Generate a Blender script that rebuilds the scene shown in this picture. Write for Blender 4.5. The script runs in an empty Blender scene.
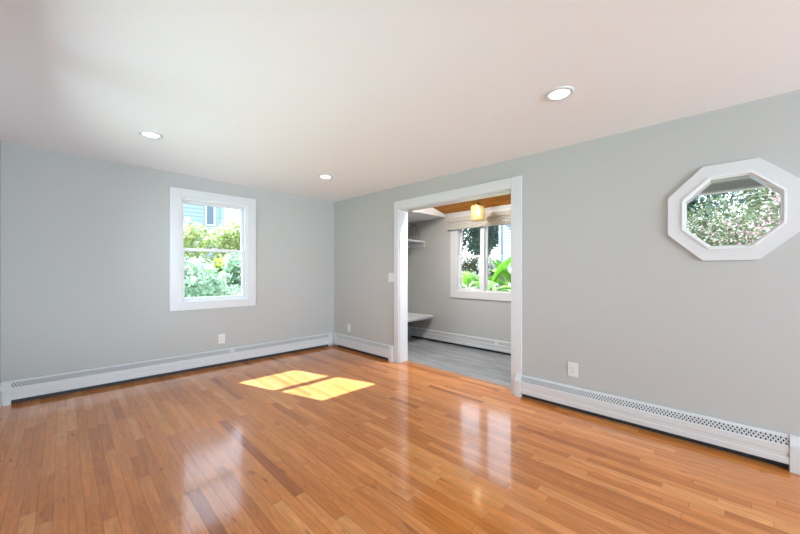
import bpy, bmesh, math, random
import numpy as np
from mathutils import Vector, Matrix
random.seed(7)
sc = bpy.context.scene
C = sc.collection

# ---------------------------------------------------------------- camera
F, YAW = 337.78, math.radians(44.8874)
CAM = Vector((-3.14, -4.6856, 1.2021))
cd = bpy.data.cameras.new('camera')
cam = bpy.data.objects.new('camera', cd); C.objects.link(cam)
cd.sensor_fit = 'HORIZONTAL'; cd.sensor_width = 36
cd.lens = F / 800 * 36
cd.shift_y = (271.733 - 267) / 800
cd.clip_start = 0.02; cd.clip_end = 300
cam.location = CAM
cam.rotation_euler = (math.pi / 2, 0, -YAW)
sc.camera = cam

# ---------------------------------------------------------------- sky, sun, fill lights, exposure
world = bpy.data.worlds.new('sky'); sc.world = world; world.use_nodes = True
wn, wl = world.node_tree.nodes, world.node_tree.links
wn.clear()
wo = wn.new('ShaderNodeOutputWorld'); wb = wn.new('ShaderNodeBackground')
wtc = wn.new('ShaderNodeTexCoord'); wsep = wn.new('ShaderNodeSeparateXYZ'); wr = wn.new('ShaderNodeValToRGB')
wr.color_ramp.elements[0].position = 0.0; wr.color_ramp.elements[0].color = (0.93, 0.97, 1.0, 1)
wr.color_ramp.elements[1].position = 0.9; wr.color_ramp.elements[1].color = (0.50, 0.72, 1.0, 1)
wl.new(wtc.outputs['Generated'], wsep.inputs[0]); wl.new(wsep.outputs['Z'], wr.inputs[0])
wl.new(wr.outputs[0], wb.inputs[0]); wb.inputs[1].default_value = 3.8
wl.new(wb.outputs[0], wo.inputs[0])

sl = bpy.data.lights.new('sun', 'SUN'); sl.energy = 42.0; sl.angle = math.radians(0.6); sl.color = (0.66, 0.80, 1.0)
sun = bpy.data.objects.new('sun', sl); C.objects.link(sun)
sun.rotation_euler = Vector((0.333, -1.0, -1.0)).to_track_quat('-Z', 'Y').to_euler()
sun.location = (-4, 10, 12)

def area(name, loc, aim, sx, sy, watts, col):
    l = bpy.data.lights.new(name, 'AREA'); l.shape = 'RECTANGLE'; l.size = sx; l.size_y = sy; l.energy = watts; l.color = col
    o = bpy.data.objects.new(name, l); C.objects.link(o); o.location = loc
    o.rotation_euler = Vector(aim).to_track_quat('-Z', 'Z').to_euler(); return o
# added fill light outside an invented, unseen window behind the camera
area('rear_fill', (-2.0, -10.25, 1.35), (-.10, 1, 0.14), 2.7, 1.7, 560, (0.68, 0.86, 1.0))
# added fill light outside an invented left-wall window, out of view
area('left_fill', (-5.3, -2.6, .95), (1, 0, 0.05), 3.6, 1.7, 150, (0.72, 0.88, 1.0))
# two added fill lights aimed up to brighten the ceiling, both unseen
area('left_up_fill', (-3.98, -1.9, .55), (.38, .1, 1), 2.9, .35, 42, (0.66, 0.85, 1.0))
area('ceiling_fill', (-2.1, -8.5, .45), (0, .35, 1), 2.4, 2.6, 82, (0.62, 0.83, 1.0))
# added fill light at an invented, unseen side window of the mudroom
area('mudroom_side_fill', (.78, -4.09, 1.45), (0, 1, 0.05), .9, 1.1, 10, (0.84, 0.94, 1.0))
PENDANT_W = 0.6

sc.view_settings.view_transform = 'Standard'; sc.view_settings.look = 'None'
sc.view_settings.gamma = 1; sc.view_settings.use_curve_mapping = False
sc.view_settings.exposure = 0.0
sc.render.engine = 'CYCLES'
sc.cycles.use_denoising = True
sc.cycles.max_bounces = 10; sc.cycles.diffuse_bounces = 6; sc.cycles.transparent_max_bounces = 12
sc.cycles.sample_clamp_indirect = 6.0
sc.cycles.caustics_reflective = False; sc.cycles.caustics_refractive = False

# ---------------------------------------------------------------- helpers
def obj(name, bm, mat, parent=None, smooth=False, bevel=0):
    me = bpy.data.meshes.new(name)
    if isinstance(bm, tuple):
        me.from_pydata(bm[0], [], bm[1])
    else:
        bmesh.ops.recalc_face_normals(bm, faces=bm.faces[:])
        bm.to_mesh(me); bm.free()
    o = bpy.data.objects.new(name, me); C.objects.link(o)
    if mat: me.materials.append(mat)
    if smooth:
        for p in me.polygons: p.use_smooth = True
    if bevel:
        b = o.modifiers.new('bevel', 'BEVEL'); b.width = bevel; b.segments = 2; b.limit_method = 'ANGLE'
    if parent: o.parent = parent; o.matrix_parent_inverse = Matrix.Translation(-parent.location) if False else Matrix()
    return o
def thing(name, label, cat, loc=(0, 0, 0), group=None, rz=0):
    o = bpy.data.objects.new(name, None); C.objects.link(o); o.empty_display_size = 0.1
    o.location = loc; o.rotation_euler = (0, 0, rz)
    o['label'] = label; o['category'] = cat
    if group: o['group'] = group
    return o
def tag(o, label, cat, group=None, kind=None):
    o['label'] = label; o['category'] = cat
    if group: o['group'] = group
    if kind: o['kind'] = kind
    return o
def struct(name, bm, m, label, cat, **k):
    o = obj(name, bm, m, **k); o['kind'] = 'structure'; o['label'] = label; o['category'] = cat; return o
def sthing(name, label, cat, loc=(0, 0, 0)):
    o = thing(name, label, cat, loc); o['kind'] = 'structure'; return o
def box(bm, x0, x1, y0, y1, z0, z1):
    vs = [bm.verts.new(p) for p in ((x0, y0, z0), (x1, y0, z0), (x1, y1, z0), (x0, y1, z0), (x0, y0, z1), (x1, y0, z1), (x1, y1, z1), (x0, y1, z1))]
    for f in ((0, 3, 2, 1), (4, 5, 6, 7), (0, 1, 5, 4), (1, 2, 6, 5), (2, 3, 7, 6), (3, 0, 4, 7)): bm.faces.new([vs[i] for i in f])
def mbox(bm, mp, u0, u1, d0, d1, z0, z1):
    a = mp(u0, d0, z0); b = mp(u1, d1, z1)
    box(bm, min(a[0], b[0]), max(a[0], b[0]), min(a[1], b[1]), max(a[1], b[1]), min(a[2], b[2]), max(a[2], b[2]))
def prism(bm, pts0, pts1):
    a = [bm.verts.new(p) for p in pts0]; b = [bm.verts.new(p) for p in pts1]; n = len(a)
    bm.faces.new(a); bm.faces.new(b[::-1])
    for i in range(n): bm.faces.new((a[i], b[i], b[(i + 1) % n], a[(i + 1) % n]))
def ring(bm, outer0, outer1, inner0, inner1):
    """closed frame between an outer and an inner loop, each given at two depths"""
    o0 = [bm.verts.new(p) for p in outer0]; o1 = [bm.verts.new(p) for p in outer1]
    i0 = [bm.verts.new(p) for p in inner0]; i1 = [bm.verts.new(p) for p in inner1]; n = len(o0)
    for k in range(n):
        j = (k + 1) % n
        bm.faces.new((o0[k], o0[j], i0[j], i0[k])); bm.faces.new((o1[k], i1[k], i1[j], o1[j]))
        bm.faces.new((o0[k], o1[k], o1[j], o0[j])); bm.faces.new((i0[k], i0[j], i1[j], i1[k]))
def tube(bm, pts, r, n=8, r1=None, caps=True):
    pts = [Vector(p) for p in pts]; m = len(pts); loops = []
    for i, p in enumerate(pts):
        t = (pts[min(i + 1, m - 1)] - pts[max(i - 1, 0)]).normalized()
        a = t.orthogonal().normalized() if i == 0 else (a - t * a.dot(t)).normalized()
        b = t.cross(a); rr = r if r1 is None else r + (r1 - r) * i / max(1, m - 1)
        loops.append([bm.verts.new(p + (a * math.cos(2 * math.pi * k / n) + b * math.sin(2 * math.pi * k / n)) * rr) for k in range(n)])
    for i in range(m - 1):
        for k in range(n): bm.faces.new((loops[i][k], loops[i][(k + 1) % n], loops[i + 1][(k + 1) % n], loops[i + 1][k]))
    if caps: bm.faces.new(loops[0][::-1]); bm.faces.new(loops[-1])
def lathe(bm, prof, c=(0, 0, 0), n=32, rot=0.0):
    loops = []
    for r, z in prof:
        loops.append([bm.verts.new((c[0] + r * math.cos(rot + 2 * math.pi * k / n), c[1] + r * math.sin(rot + 2 * math.pi * k / n), c[2] + z)) for k in range(n)])
    for i in range(len(loops) - 1):
        for k in range(n): bm.faces.new((loops[i][k], loops[i][(k + 1) % n], loops[i + 1][(k + 1) % n], loops[i + 1][k]))
    bm.faces.new(loops[0][::-1]); bm.faces.new(loops[-1])
NB = bmesh.new

# ---------------------------------------------------------------- materials
def nt(name):
    m = bpy.data.materials.new(name); m.use_nodes = True
    n, l = m.node_tree.nodes, m.node_tree.links
    return m, n, l, n['Principled BSDF']
def plain(name, col, rough=0.5, metal=0.0, noise=0.0, scale=60, bump=0.0, spec=0.5):
    m, n, l, b = nt(name)
    b.inputs['Roughness'].default_value = rough; b.inputs['Metallic'].default_value = metal
    b.inputs['Specular IOR Level'].default_value = spec
    tc = n.new('ShaderNodeTexCoord'); ns = n.new('ShaderNodeTexNoise'); ns.inputs['Scale'].default_value = scale
    l.new(tc.outputs['Object'], ns.inputs['Vector'])
    mx = n.new('ShaderNodeMix'); mx.data_type = 'RGBA'
    mx.inputs['A'].default_value = (*[c * (1 - noise) for c in col], 1); mx.inputs['B'].default_value = (*[min(1, c * (1 + noise)) for c in col], 1)
    l.new(ns.outputs['Fac'], mx.inputs['Factor']); l.new(mx.outputs['Result'], b.inputs['Base Color'])
    if bump:
        bp = n.new('ShaderNodeBump'); bp.inputs['Strength'].default_value = bump; bp.inputs['Distance'].default_value = 0.002
        l.new(ns.outputs['Fac'], bp.inputs['Height']); l.new(bp.outputs[0], b.inputs['Normal'])
    return m
def emit(name, col, s):
    m, n, l, b = nt(name)
    b.inputs['Base Color'].default_value = (*col, 1); b.inputs['Emission Color'].default_value = (*col, 1); b.inputs['Emission Strength'].default_value = s
    return m
M = {}
M['wall'] = plain('wall_paint_grey', (0.435, 0.437, 0.425), 0.75, noise=0.012, scale=250, bump=0.08, spec=0.3)
M['ceil'] = plain('ceiling_paint_white', (0.80, 0.82, 0.84), 0.85, noise=0.01, scale=200, bump=0.05, spec=0.2)
M['trim'] = plain('trim_paint_white', (0.60, 0.605, 0.615), 0.35, noise=0.01, scale=40)
M['metal'] = plain('heater_enamel_white', (0.58, 0.59, 0.60), 0.38, noise=0.012, scale=30)
M['dark'] = plain('heater_interior_dark', (0.025, 0.025, 0.028), 0.6, noise=0.2, scale=20)
M['fin'] = plain('heater_fin_metal', (0.07, 0.075, 0.085), 0.5, metal=0.4, noise=0.2, scale=50)
M['plastic'] = plain('plate_plastic_white', (0.66, 0.66, 0.65), 0.3)
M['slot'] = plain('socket_slot_dark', (0.12, 0.12, 0.12), 0.5)
M['vinyl'] = plain('window_vinyl_white', (0.70, 0.71, 0.72), 0.3)
M['wire'] = plain('wire_dark_metal', (0.07, 0.065, 0.06), 0.45, metal=0.6)
M['brass'] = plain('aged_brass', (0.26, 0.15, 0.06), 0.35, metal=0.9, noise=0.15, scale=30)
M['siding_blue'] = plain('siding_pale_blue', (0.33, 0.43, 0.50), 0.7, noise=0.03, scale=5)
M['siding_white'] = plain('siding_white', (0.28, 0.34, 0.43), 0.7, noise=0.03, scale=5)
M['roof'] = plain('roof_shingle_grey', (0.16, 0.15, 0.15), 0.9, noise=0.25, scale=8, bump=0.3)
M['pane_dark'] = plain('house_window_pane', (0.10, 0.16, 0.24), 0.1)
M['corner_blue'] = plain('window_shutter_blue', (0.16, 0.27, 0.42), 0.5)
M['bark'] = plain('bark', (0.13, 0.10, 0.075), 0.9, noise=0.3, scale=14, bump=0.5)
M['soffit'] = plain('soffit_cream', (0.62, 0.62, 0.58), 0.7, noise=0.02)
M['fascia'] = plain('eave_beam_grey', (0.42, 0.42, 0.42), 0.7, noise=0.04)
M['exterior'] = plain('exterior_clapboard', (0.62, 0.62, 0.60), 0.8, noise=0.04)

def glass(name, tint=(1, 1, 1), refl=0.06):
    m, n, l, b = nt(name); n.remove(b)
    tr = n.new('ShaderNodeBsdfTransparent'); tr.inputs[0].default_value = (*tint, 1)
    gl = n.new('ShaderNodeBsdfGlossy'); gl.inputs['Roughness'].default_value = 0.02
    fr = n.new('ShaderNodeFresnel'); fr.inputs[0].default_value = 1.35
    mx = n.new('ShaderNodeMixShader'); l.new(fr.outputs[0], mx.inputs[0]); l.new(tr.outputs[0], mx.inputs[1]); l.new(gl.outputs[0], mx.inputs[2])
    l.new(mx.outputs[0], n['Material Output'].inputs[0]); return m
M['glass'] = glass('window_glass')

def ivory_glass():
    m, n, l, b = nt('lantern_ivory_glass'); n.remove(b)
    tr = n.new('ShaderNodeBsdfTransparent'); tr.inputs[0].default_value = (1.0, 0.93, 0.72, 1)
    tl = n.new('ShaderNodeBsdfTranslucent'); tl.inputs[0].default_value = (0.80, 0.72, 0.50, 1)
    df = n.new('ShaderNodeBsdfDiffuse'); df.inputs[0].default_value = (0.72, 0.66, 0.50, 1)
    a = n.new('ShaderNodeMixShader'); a.inputs[0].default_value = 0.5; l.new(tl.outputs[0], a.inputs[1]); l.new(df.outputs[0], a.inputs[2])
    c = n.new('ShaderNodeMixShader'); c.inputs[0].default_value = 0.35; l.new(tr.outputs[0], c.inputs[1]); l.new(a.outputs[0], c.inputs[2])
    l.new(c.outputs[0], n['Material Output'].inputs[0]); return m
M['ivory'] = ivory_glass()

def mth(n, l, op, a, b=None, c=None):
    x = n.new('ShaderNodeMath'); x.operation = op
    for i, v in enumerate((a, b, c)):
        if v is None: continue
        if isinstance(v, (int, float)): x.inputs[i].default_value = v
        else: l.new(v, x.inputs[i])
    return x.outputs[0]
def planks(name, w, L, tones, along='Y', seam=0.012, gloss=0.25, coat=True, grain_amt=0.35, coat_ior=1.65, seam_dark=0.42):
    m, n, l, b = nt(name)
    tc = n.new('ShaderNodeTexCoord'); sp = n.new('ShaderNodeSeparateXYZ'); l.new(tc.outputs['Object'], sp.inputs[0])
    X, Y = (sp.outputs['X'], sp.outputs['Y']) if along == 'Y' else (sp.outputs['Y'], sp.outputs['X'])
    xs = mth(n, l, 'DIVIDE', mth(n, l, 'ADD', X, 50.0), w)
    row = mth(n, l, 'FLOOR', xs); fx = mth(n, l, 'FRACT', xs)
    wn1 = n.new('ShaderNodeTexWhiteNoise'); wn1.noise_dimensions = '1D'; l.new(row, wn1.inputs['W'])
    wn2 = n.new('ShaderNodeTexWhiteNoise'); wn2.noise_dimensions = '1D'; l.new(mth(n, l, 'ADD', row, 0.37), wn2.inputs['W'])
    Lr = mth(n, l, 'MULTIPLY_ADD', wn2.outputs['Value'], L * 0.9, L * 0.6)
    ys0 = mth(n, l, 'DIVIDE', mth(n, l, 'ADD', mth(n, l, 'MULTIPLY_ADD', wn1.outputs['Value'], 9.0, 50.0), Y), Lr)
    # uneven board lengths inside one row
    wob = mth(n, l, 'MULTIPLY', mth(n, l, 'SINE', mth(n, l, 'MULTIPLY_ADD', ys0, 2.1, mth(n, l, 'MULTIPLY', wn1.outputs['Value'], 20.0))), 0.33)
    ys = mth(n, l, 'ADD', ys0, wob)
    seg = mth(n, l, 'FLOOR', ys); fy = mth(n, l, 'FRACT', ys)
    cx = n.new('ShaderNodeCombineXYZ'); l.new(row, cx.inputs[0]); l.new(seg, cx.inputs[1])
    idn = n.new('ShaderNodeTexWhiteNoise'); idn.noise_dimensions = '2D'; l.new(cx.outputs[0], idn.inputs['Vector'])
    ramp = n.new('ShaderNodeValToRGB'); ramp.color_ramp.interpolation = 'LINEAR'
    els = ramp.color_ramp.elements
    while len(els) < len(tones): els.new(0.5)
    for i, (p, c) in enumerate(tones): els[i].position = p; els[i].color = (*c, 1)
    l.new(idn.outputs['Value'], ramp.inputs[0])
    # grain: stretched along the board, shifted by the board's id
    gv = n.new('ShaderNodeCombineXYZ')
    l.new(mth(n, l, 'MULTIPLY', X, 42.0), gv.inputs[0]); l.new(mth(n, l, 'MULTIPLY', Y, 2.6), gv.inputs[1]); l.new(mth(n, l, 'MULTIPLY', idn.outputs['Value'], 97.0), gv.inputs[2])
    g = n.new('ShaderNodeTexNoise'); g.inputs['Scale'].default_value = 1.0; g.inputs['Detail'].default_value = 5; g.inputs['Roughness'].default_value = 0.62; g.inputs['Distortion'].default_value = 0.5
    l.new(gv.outputs[0], g.inputs['Vector'])
    gv2 = n.new('ShaderNodeCombineXYZ')
    l.new(mth(n, l, 'MULTIPLY', X, 9.0), gv2.inputs[0]); l.new(mth(n, l, 'MULTIPLY', Y, 1.3), gv2.inputs[1]); l.new(mth(n, l, 'MULTIPLY', idn.outputs['Value'], 57.0), gv2.inputs[2])
    g2 = n.new('ShaderNodeTexNoise'); g2.inputs['Scale'].default_value = 1.0; g2.inputs['Detail'].default_value = 2; l.new(gv2.outputs[0], g2.inputs['Vector'])
    cath = mth(n, l, 'SINE', mth(n, l, 'MULTIPLY', g2.outputs['Fac'], 75.0))     # rings of the cathedral grain
    gsum = mth(n, l, 'ADD', mth(n, l, 'MULTIPLY', mth(n, l, 'SUBTRACT', g.outputs['Fac'], 0.5), 2.4), mth(n, l, 'MULTIPLY', cath, 0.16))
    val = mth(n, l, 'MULTIPLY_ADD', gsum, grain_amt, 1.0)
    # small dark knots and mineral streaks
    kn = n.new('ShaderNodeTexNoise'); kn.inputs['Scale'].default_value = 1.0; kn.inputs['Detail'].default_value = 1
    gv3 = n.new('ShaderNodeCombineXYZ'); l.new(mth(n, l, 'MULTIPLY', X, 26.0), gv3.inputs[0]); l.new(mth(n, l, 'MULTIPLY', Y, 6.0), gv3.inputs[1]); l.new(mth(n, l, 'MULTIPLY', idn.outputs['Value'], 31.0), gv3.inputs[2])
    l.new(gv3.outputs[0], kn.inputs['Vector'])
    mr = n.new('ShaderNodeMapRange'); mr.inputs['From Min'].default_value = 0.71; mr.inputs['From Max'].default_value = 0.80; mr.inputs['To Min'].default_value = 1.0; mr.inputs['To Max'].default_value = 0.55
    l.new(kn.outputs['Fac'], mr.inputs[0])
    val = mth(n, l, 'MULTIPLY', val, mr.outputs[0])
    hsv = n.new('ShaderNodeHueSaturation'); l.new(ramp.outputs[0], hsv.inputs['Color']); l.new(val, hsv.inputs['Value'])
    # seams
    ex = mth(n, l, 'MULTIPLY', mth(n, l, 'MINIMUM', fx, mth(n, l, 'SUBTRACT', 1.0, fx)), w)
    ey = mth(n, l, 'MULTIPLY', mth(n, l, 'MINIMUM', fy, mth(n, l, 'SUBTRACT', 1.0, fy)), Lr)
    e = mth(n, l, 'MINIMUM', ex, ey)
    sm = n.new('ShaderNodeMapRange'); sm.inputs['From Min'].default_value = 0.0004; sm.inputs['From Max'].default_value = seam * 0.17; sm.inputs['To Min'].default_value = seam_dark; sm.inputs['To Max'].default_value = 1.0
    l.new(e, sm.inputs[0])
    mul = n.new('ShaderNodeMix'); mul.data_type = 'RGBA'; mul.blend_type = 'MULTIPLY'; mul.inputs['Factor'].default_value = 1
    l.new(hsv.outputs[0], mul.inputs['A']); l.new(sm.outputs[0], mul.inputs['B'])
    l.new(mul.outputs['Result'], b.inputs['Base Color'])
    b.inputs['Roughness'].default_value = 0.42
    b.inputs['Specular IOR Level'].default_value = 0.05
    if coat:
        b.inputs['Coat Weight'].default_value = 1.0; b.inputs['Coat Roughness'].default_value = gloss; b.inputs['Coat IOR'].default_value = coat_ior
    # each board lies at its own tiny tilt
    tl = mth(n, l, 'MULTIPLY', mth(n, l, 'SUBTRACT', idn.outputs['Value'], 0.5), mth(n, l, 'MULTIPLY', fx, 0.5))
    hgt = mth(n, l, 'ADD', mth(n, l, 'ADD', mth(n, l, 'MULTIPLY', sm.outputs[0], 0.9), tl), mth(n, l, 'MULTIPLY', g.outputs['Fac'], 0.10))
    bp = n.new('ShaderNodeBump'); bp.inputs['Strength'].default_value = 0.5; bp.inputs['Distance'].default_value = 0.0007
    l.new(hgt, bp.inputs['Height']); l.new(bp.outputs[0], b.inputs['Normal'])
    if coat: l.new(bp.outputs[0], b.inputs['Coat Normal'])
    return m
M['oak'] = planks('oak_strip_floor', 0.0571, 0.78,
    [(0.0, (0.38, 0.112, 0.022)), (0.08, (0.51, 0.165, 0.035)), (0.4, (0.61, 0.212, 0.050)), (0.85, (0.67, 0.248, 0.066)), (1.0, (0.73, 0.312, 0.098))], gloss=0.105, coat_ior=1.56, grain_amt=.36, seam_dark=.6)
M['pine'] = planks('knotty_board_ceiling', 0.14, 2.4,
    [(0.0, (0.30, 0.10, 0.014)), (0.5, (0.46, 0.18, 0.028)), (1.0, (0.62, 0.28, 0.05))], gloss=0.3, coat=False, grain_amt=0.8, coat_ior=1.45, seam_dark=0.6)

def tile_mat():
    m, n, l, b = nt('slate_tile_grey')
    tc = n.new('ShaderNodeTexCoord'); mp = n.new('ShaderNodeMapping'); mp.inputs['Rotation'].default_value = (0, 0, math.pi / 2)
    l.new(tc.outputs['Object'], mp.inputs[0])
    br = n.new('ShaderNodeTexBrick'); br.inputs['Scale'].default_value = 1.0; br.inputs['Brick Width'].default_value = 0.61; br.inputs['Row Height'].default_value = 0.305
    br.inputs['Mortar Size'].default_value = 0.003; br.inputs['Color1'].default_value = (0.30, 0.315, 0.335, 1); br.inputs['Color2'].default_value = (0.25, 0.26, 0.28, 1); br.inputs['Mortar'].default_value = (0.17, 0.175, 0.18, 1)
    l.new(mp.outputs[0], br.inputs['Vector'])
    m2 = n.new('ShaderNodeMapping'); m2.inputs['Scale'].default_value = (14, 2.2, 1); l.new(tc.outputs['Object'], m2.inputs[0])
    ns = n.new('ShaderNodeTexNoise'); ns.inputs['Scale'].default_value = 1; ns.inputs['Detail'].default_value = 6; ns.inputs['Distortion'].default_value = 0.8; l.new(m2.outputs[0], ns.inputs['Vector'])
    rp = n.new('ShaderNodeMapRange'); rp.inputs['From Min'].default_value = 0.3; rp.inputs['From Max'].default_value = 0.7; rp.inputs['To Min'].default_value = 0.68; rp.inputs['To Max'].default_value = 1.35; l.new(ns.outputs['Fac'], rp.inputs[0])
    mul = n.new('ShaderNodeMix'); mul.data_type = 'RGBA'; mul.blend_type = 'MULTIPLY'; mul.inputs['Factor'].default_value = 1
    l.new(br.outputs['Color'], mul.inputs['A']); l.new(rp.outputs[0], mul.inputs['B']); l.new(mul.outputs['Result'], b.inputs['Base Color'])
    b.inputs['Roughness'].default_value = 0.38
    bp = n.new('ShaderNodeBump'); bp.inputs['Strength'].default_value = 0.25; bp.inputs['Distance'].default_value = 0.002
    l.new(ns.outputs['Fac'], bp.inputs['Height']); l.new(bp.outputs[0], b.inputs['Normal'])
    return m
M['tile'] = tile_mat()

def shade_mat():
    m, n, l, b = nt('woven_shade_cloth')
    tc = n.new('ShaderNodeTexCoord'); mp = n.new('ShaderNodeMapping'); mp.inputs['Scale'].default_value = (30, 30, 220); l.new(tc.outputs['Object'], mp.inputs[0])
    ns = n.new('ShaderNodeTexNoise'); ns.inputs['Scale'].default_value = 1; ns.inputs['Detail'].default_value = 3; l.new(mp.outputs[0], ns.inputs['Vector'])
    rp = n.new('ShaderNodeValToRGB'); rp.color_ramp.elements[0].position = 0.35; rp.color_ramp.elements[0].color = (0.36, 0.345, 0.31, 1); rp.color_ramp.elements[1].position = 0.65; rp.color_ramp.elements[1].color = (0.52, 0.50, 0.46, 1)
    l.new(ns.outputs['Fac'], rp.inputs[0]); l.new(rp.outputs[0], b.inputs['Base Color']); b.inputs['Roughness'].default_value = 0.9
    return m
M['cloth'] = shade_mat()

def leaf_mat(name, tones, trans=0.5, scale=1.6, rough=0.5):
    m, n, l, b = nt(name)
    tc = n.new('ShaderNodeTexCoord'); ns = n.new('ShaderNodeTexNoise'); ns.inputs['Scale'].default_value = scale; ns.inputs['Detail'].default_value = 8; ns.inputs['Roughness'].default_value = 0.75
    l.new(tc.outputs['Object'], ns.inputs['Vector'])
    rp = n.new('ShaderNodeValToRGB'); els = rp.color_ramp.elements
    while len(els) < len(tones): els.new(0.5)
    for i, c in enumerate(tones): els[i].position = 0.33 + 0.34 * i / (len(tones) - 1); els[i].color = (*c, 1)
    l.new(ns.outputs['Fac'], rp.inputs[0]); l.new(rp.outputs[0], b.inputs['Base Color']); b.inputs['Roughness'].default_value = rough
    t = n.new('ShaderNodeBsdfTranslucent'); l.new(rp.outputs[0], t.inputs[0])
    mx = n.new('ShaderNodeMixShader'); mx.inputs[0].default_value = trans; l.new(b.outputs[0], mx.inputs[1]); l.new(t.outputs[0], mx.inputs[2])
    l.new(mx.outputs[0], n['Material Output'].inputs[0]); return m
M['leaf_pale'] = leaf_mat('leaves_yellow_green', [(0.225, 0.315, 0.120), (0.413, 0.465, 0.165), (0.585, 0.585, 0.338)], 0.5)
M['leaf_sea'] = leaf_mat('leaves_blue_green', [(0.16, 0.32, 0.18), (0.36, 0.50, 0.33), (0.60, 0.66, 0.46)], 0.45, 2.2)
M['leaf_lime'] = leaf_mat('leaves_lime', [(0.224, 0.336, 0.048), (0.416, 0.480, 0.064), (0.600, 0.624, 0.200)], 0.5)
M['leaf_dark'] = leaf_mat('leaves_dark_green', [(0.021, 0.049, 0.035), (0.056, 0.105, 0.077), (0.126, 0.182, 0.133)], 0.3)
M['leaf_oak'] = leaf_mat('leaves_mid_green', [(0.035, 0.055, 0.025), (0.11, 0.135, 0.06), (0.28, 0.29, 0.17)], 0.45, 3)
M['leaf_pink'] = leaf_mat('leaves_dusty_pink', [(0.22, 0.10, 0.10), (0.44, 0.26, 0.26), (0.58, 0.46, 0.48)], 0.4, 3)
M['leaf_rust'] = leaf_mat('leaves_rust', [(0.240, 0.112, 0.056), (0.384, 0.216, 0.096), (0.440, 0.360, 0.200)], 0.4, 3)
M['flower'] = leaf_mat('blossom_pale', [(0.20, 0.22, 0.16), (0.34, 0.32, 0.30), (0.50, 0.47, 0.46)], 0.3, 4)
M['banana'] = leaf_mat('banana_leaf_green', [(0.080, 0.256, 0.040), (0.224, 0.416, 0.064), (0.496, 0.576, 0.176)], 0.55, 1.2, 0.35)
M['banana_stem'] = plain('banana_stem', (0.50, 0.55, 0.22), 0.5, noise=0.25, scale=10)
def ground_mat(name, tones, scale):
    m, n, l, b = nt(name)
    tc = n.new('ShaderNodeTexCoord'); ns = n.new('ShaderNodeTexNoise'); ns.inputs['Scale'].default_value = scale; ns.inputs['Detail'].default_value = 8; ns.inputs['Roughness'].default_value = 0.7
    l.new(tc.outputs['Object'], ns.inputs['Vector'])
    rp = n.new('ShaderNodeValToRGB'); els = rp.color_ramp.elements
    while len(els) < len(tones): els.new(0.5)
    for i, c in enumerate(tones): els[i].position = 0.35 + 0.3 * i / (len(tones) - 1); els[i].color = (*c, 1)
    l.new(ns.outputs['Fac'], rp.inputs[0]); l.new(rp.outputs[0], b.inputs['Base Color']); b.inputs['Roughness'].default_value = 0.95
    return m
M['lawn'] = ground_mat('lawn_grass', [(0.10, 0.15, 0.05), (0.20, 0.24, 0.10), (0.30, 0.29, 0.19)], 1.2)
M['mulch'] = ground_mat('mulch_bed', [(0.16, 0.09, 0.08), (0.27, 0.19, 0.18), (0.36, 0.30, 0.30)], 3)

# ---------------------------------------------------------------- room shell
XL, YB = -3.54, -10.0
def ceil_z(x, y): return 2.34 - 0.0102 * x + 0.0082 * y
bm = NB()
prism(bm, [(XL - .14, YB - .14, -.12), (.14, YB - .14, -.12), (.14, .14, -.12), (XL - .14, .14, -.12)], [(XL - .14, YB - .14, 0), (.14, YB - .14, 0), (.14, .14, 0), (XL - .14, .14, 0)])
struct('floor', bm, M['oak'], 'glossy honey oak strip floor of the empty room', 'floor')
bm = NB(); box(bm, .14, 1.54, -4.02, -.18, -.12, 0)
struct('floor_mudroom', bm, M['tile'], 'grey slate-look tile floor beyond the cased opening', 'floor')
bm = NB()
cs = [(XL - .14, YB - .14), (.14, YB - .14), (.14, .14), (XL - .14, .14)]
prism(bm, [(x, y, ceil_z(x, y)) for x, y in cs], [(x, y, 2.62) for x, y in cs])
struct('ceiling', bm, M['ceil'], 'flat white painted ceiling of the main room', 'ceiling')

WX0, WX1, WZ0, WZ1 = -2.172, -1.372, 0.832, 2.100       # back window hole
bm = NB(); T = 2.5
box(bm, XL - .14, WX0, 0, .14, 0, T); box(bm, WX1, 0, 0, .14, 0, T); box(bm, WX0, WX1, 0, .14, 0, WZ0); box(bm, WX0, WX1, 0, .14, WZ1, T)
struct('wall_back', bm, M['wall'], 'light grey wall with the double-hung window', 'wall')
OY, OZ, OR = -4.6427, 1.6018, 0.3238
DY0, DY1, DZ = -3.108, -1.515, 2.028                   # cased opening (y range, head)
h = 0.240; k = h * 0.41421
bm = NB()
box(bm, 0, .14, DY1, .14, 0, T); box(bm, 0, .14, DY0, DY1, DZ, T); box(bm, 0, .14, OY + h, DY0, 0, T)
box(bm, 0, .14, OY - h, OY + h, 0, OZ - h); box(bm, 0, .14, OY - h, OY + h, OZ + h, T); box(bm, 0, .14, YB - .14, OY - h, 0, T)
for sy in (-1, 1):
    for sz in (-1, 1):
        tri = [(OY + sy * h, OZ + sz * h), (OY + sy * h, OZ + sz * k), (OY + sy * k, OZ + sz * h)]
        prism(bm, [(0, y, z) for y, z in tri], [(.14, y, z) for y, z in tri])
struct('wall_right', bm, M['wall'], 'light grey wall with the cased opening and octagonal window', 'wall')
LY0, LY1, LZ0, LZ1 = -3.6, -.75, .85, 2.05
bm = NB(); box(bm, XL - .14, XL, YB - .14, LY0, 0, T); box(bm, XL - .14, XL, LY1, 0, 0, T); box(bm, XL - .14, XL, LY0, LY1, 0, LZ0); box(bm, XL - .14, XL, LY0, LY1, LZ1, T)
struct('wall_left', bm, M['wall'], 'light grey wall at the left edge of the room', 'wall')
bm = NB(); RX0, RX1, RZ0, RZ1 = -3.2, -.3, .5, 2.2
box(bm, XL, RX0, YB - .14, YB, 0, T); box(bm, RX1, 0, YB - .14, YB, 0, T); box(bm, RX0, RX1, YB - .14, YB, 0, RZ0); box(bm, RX0, RX1, YB - .14, YB, RZ1, T)
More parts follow.
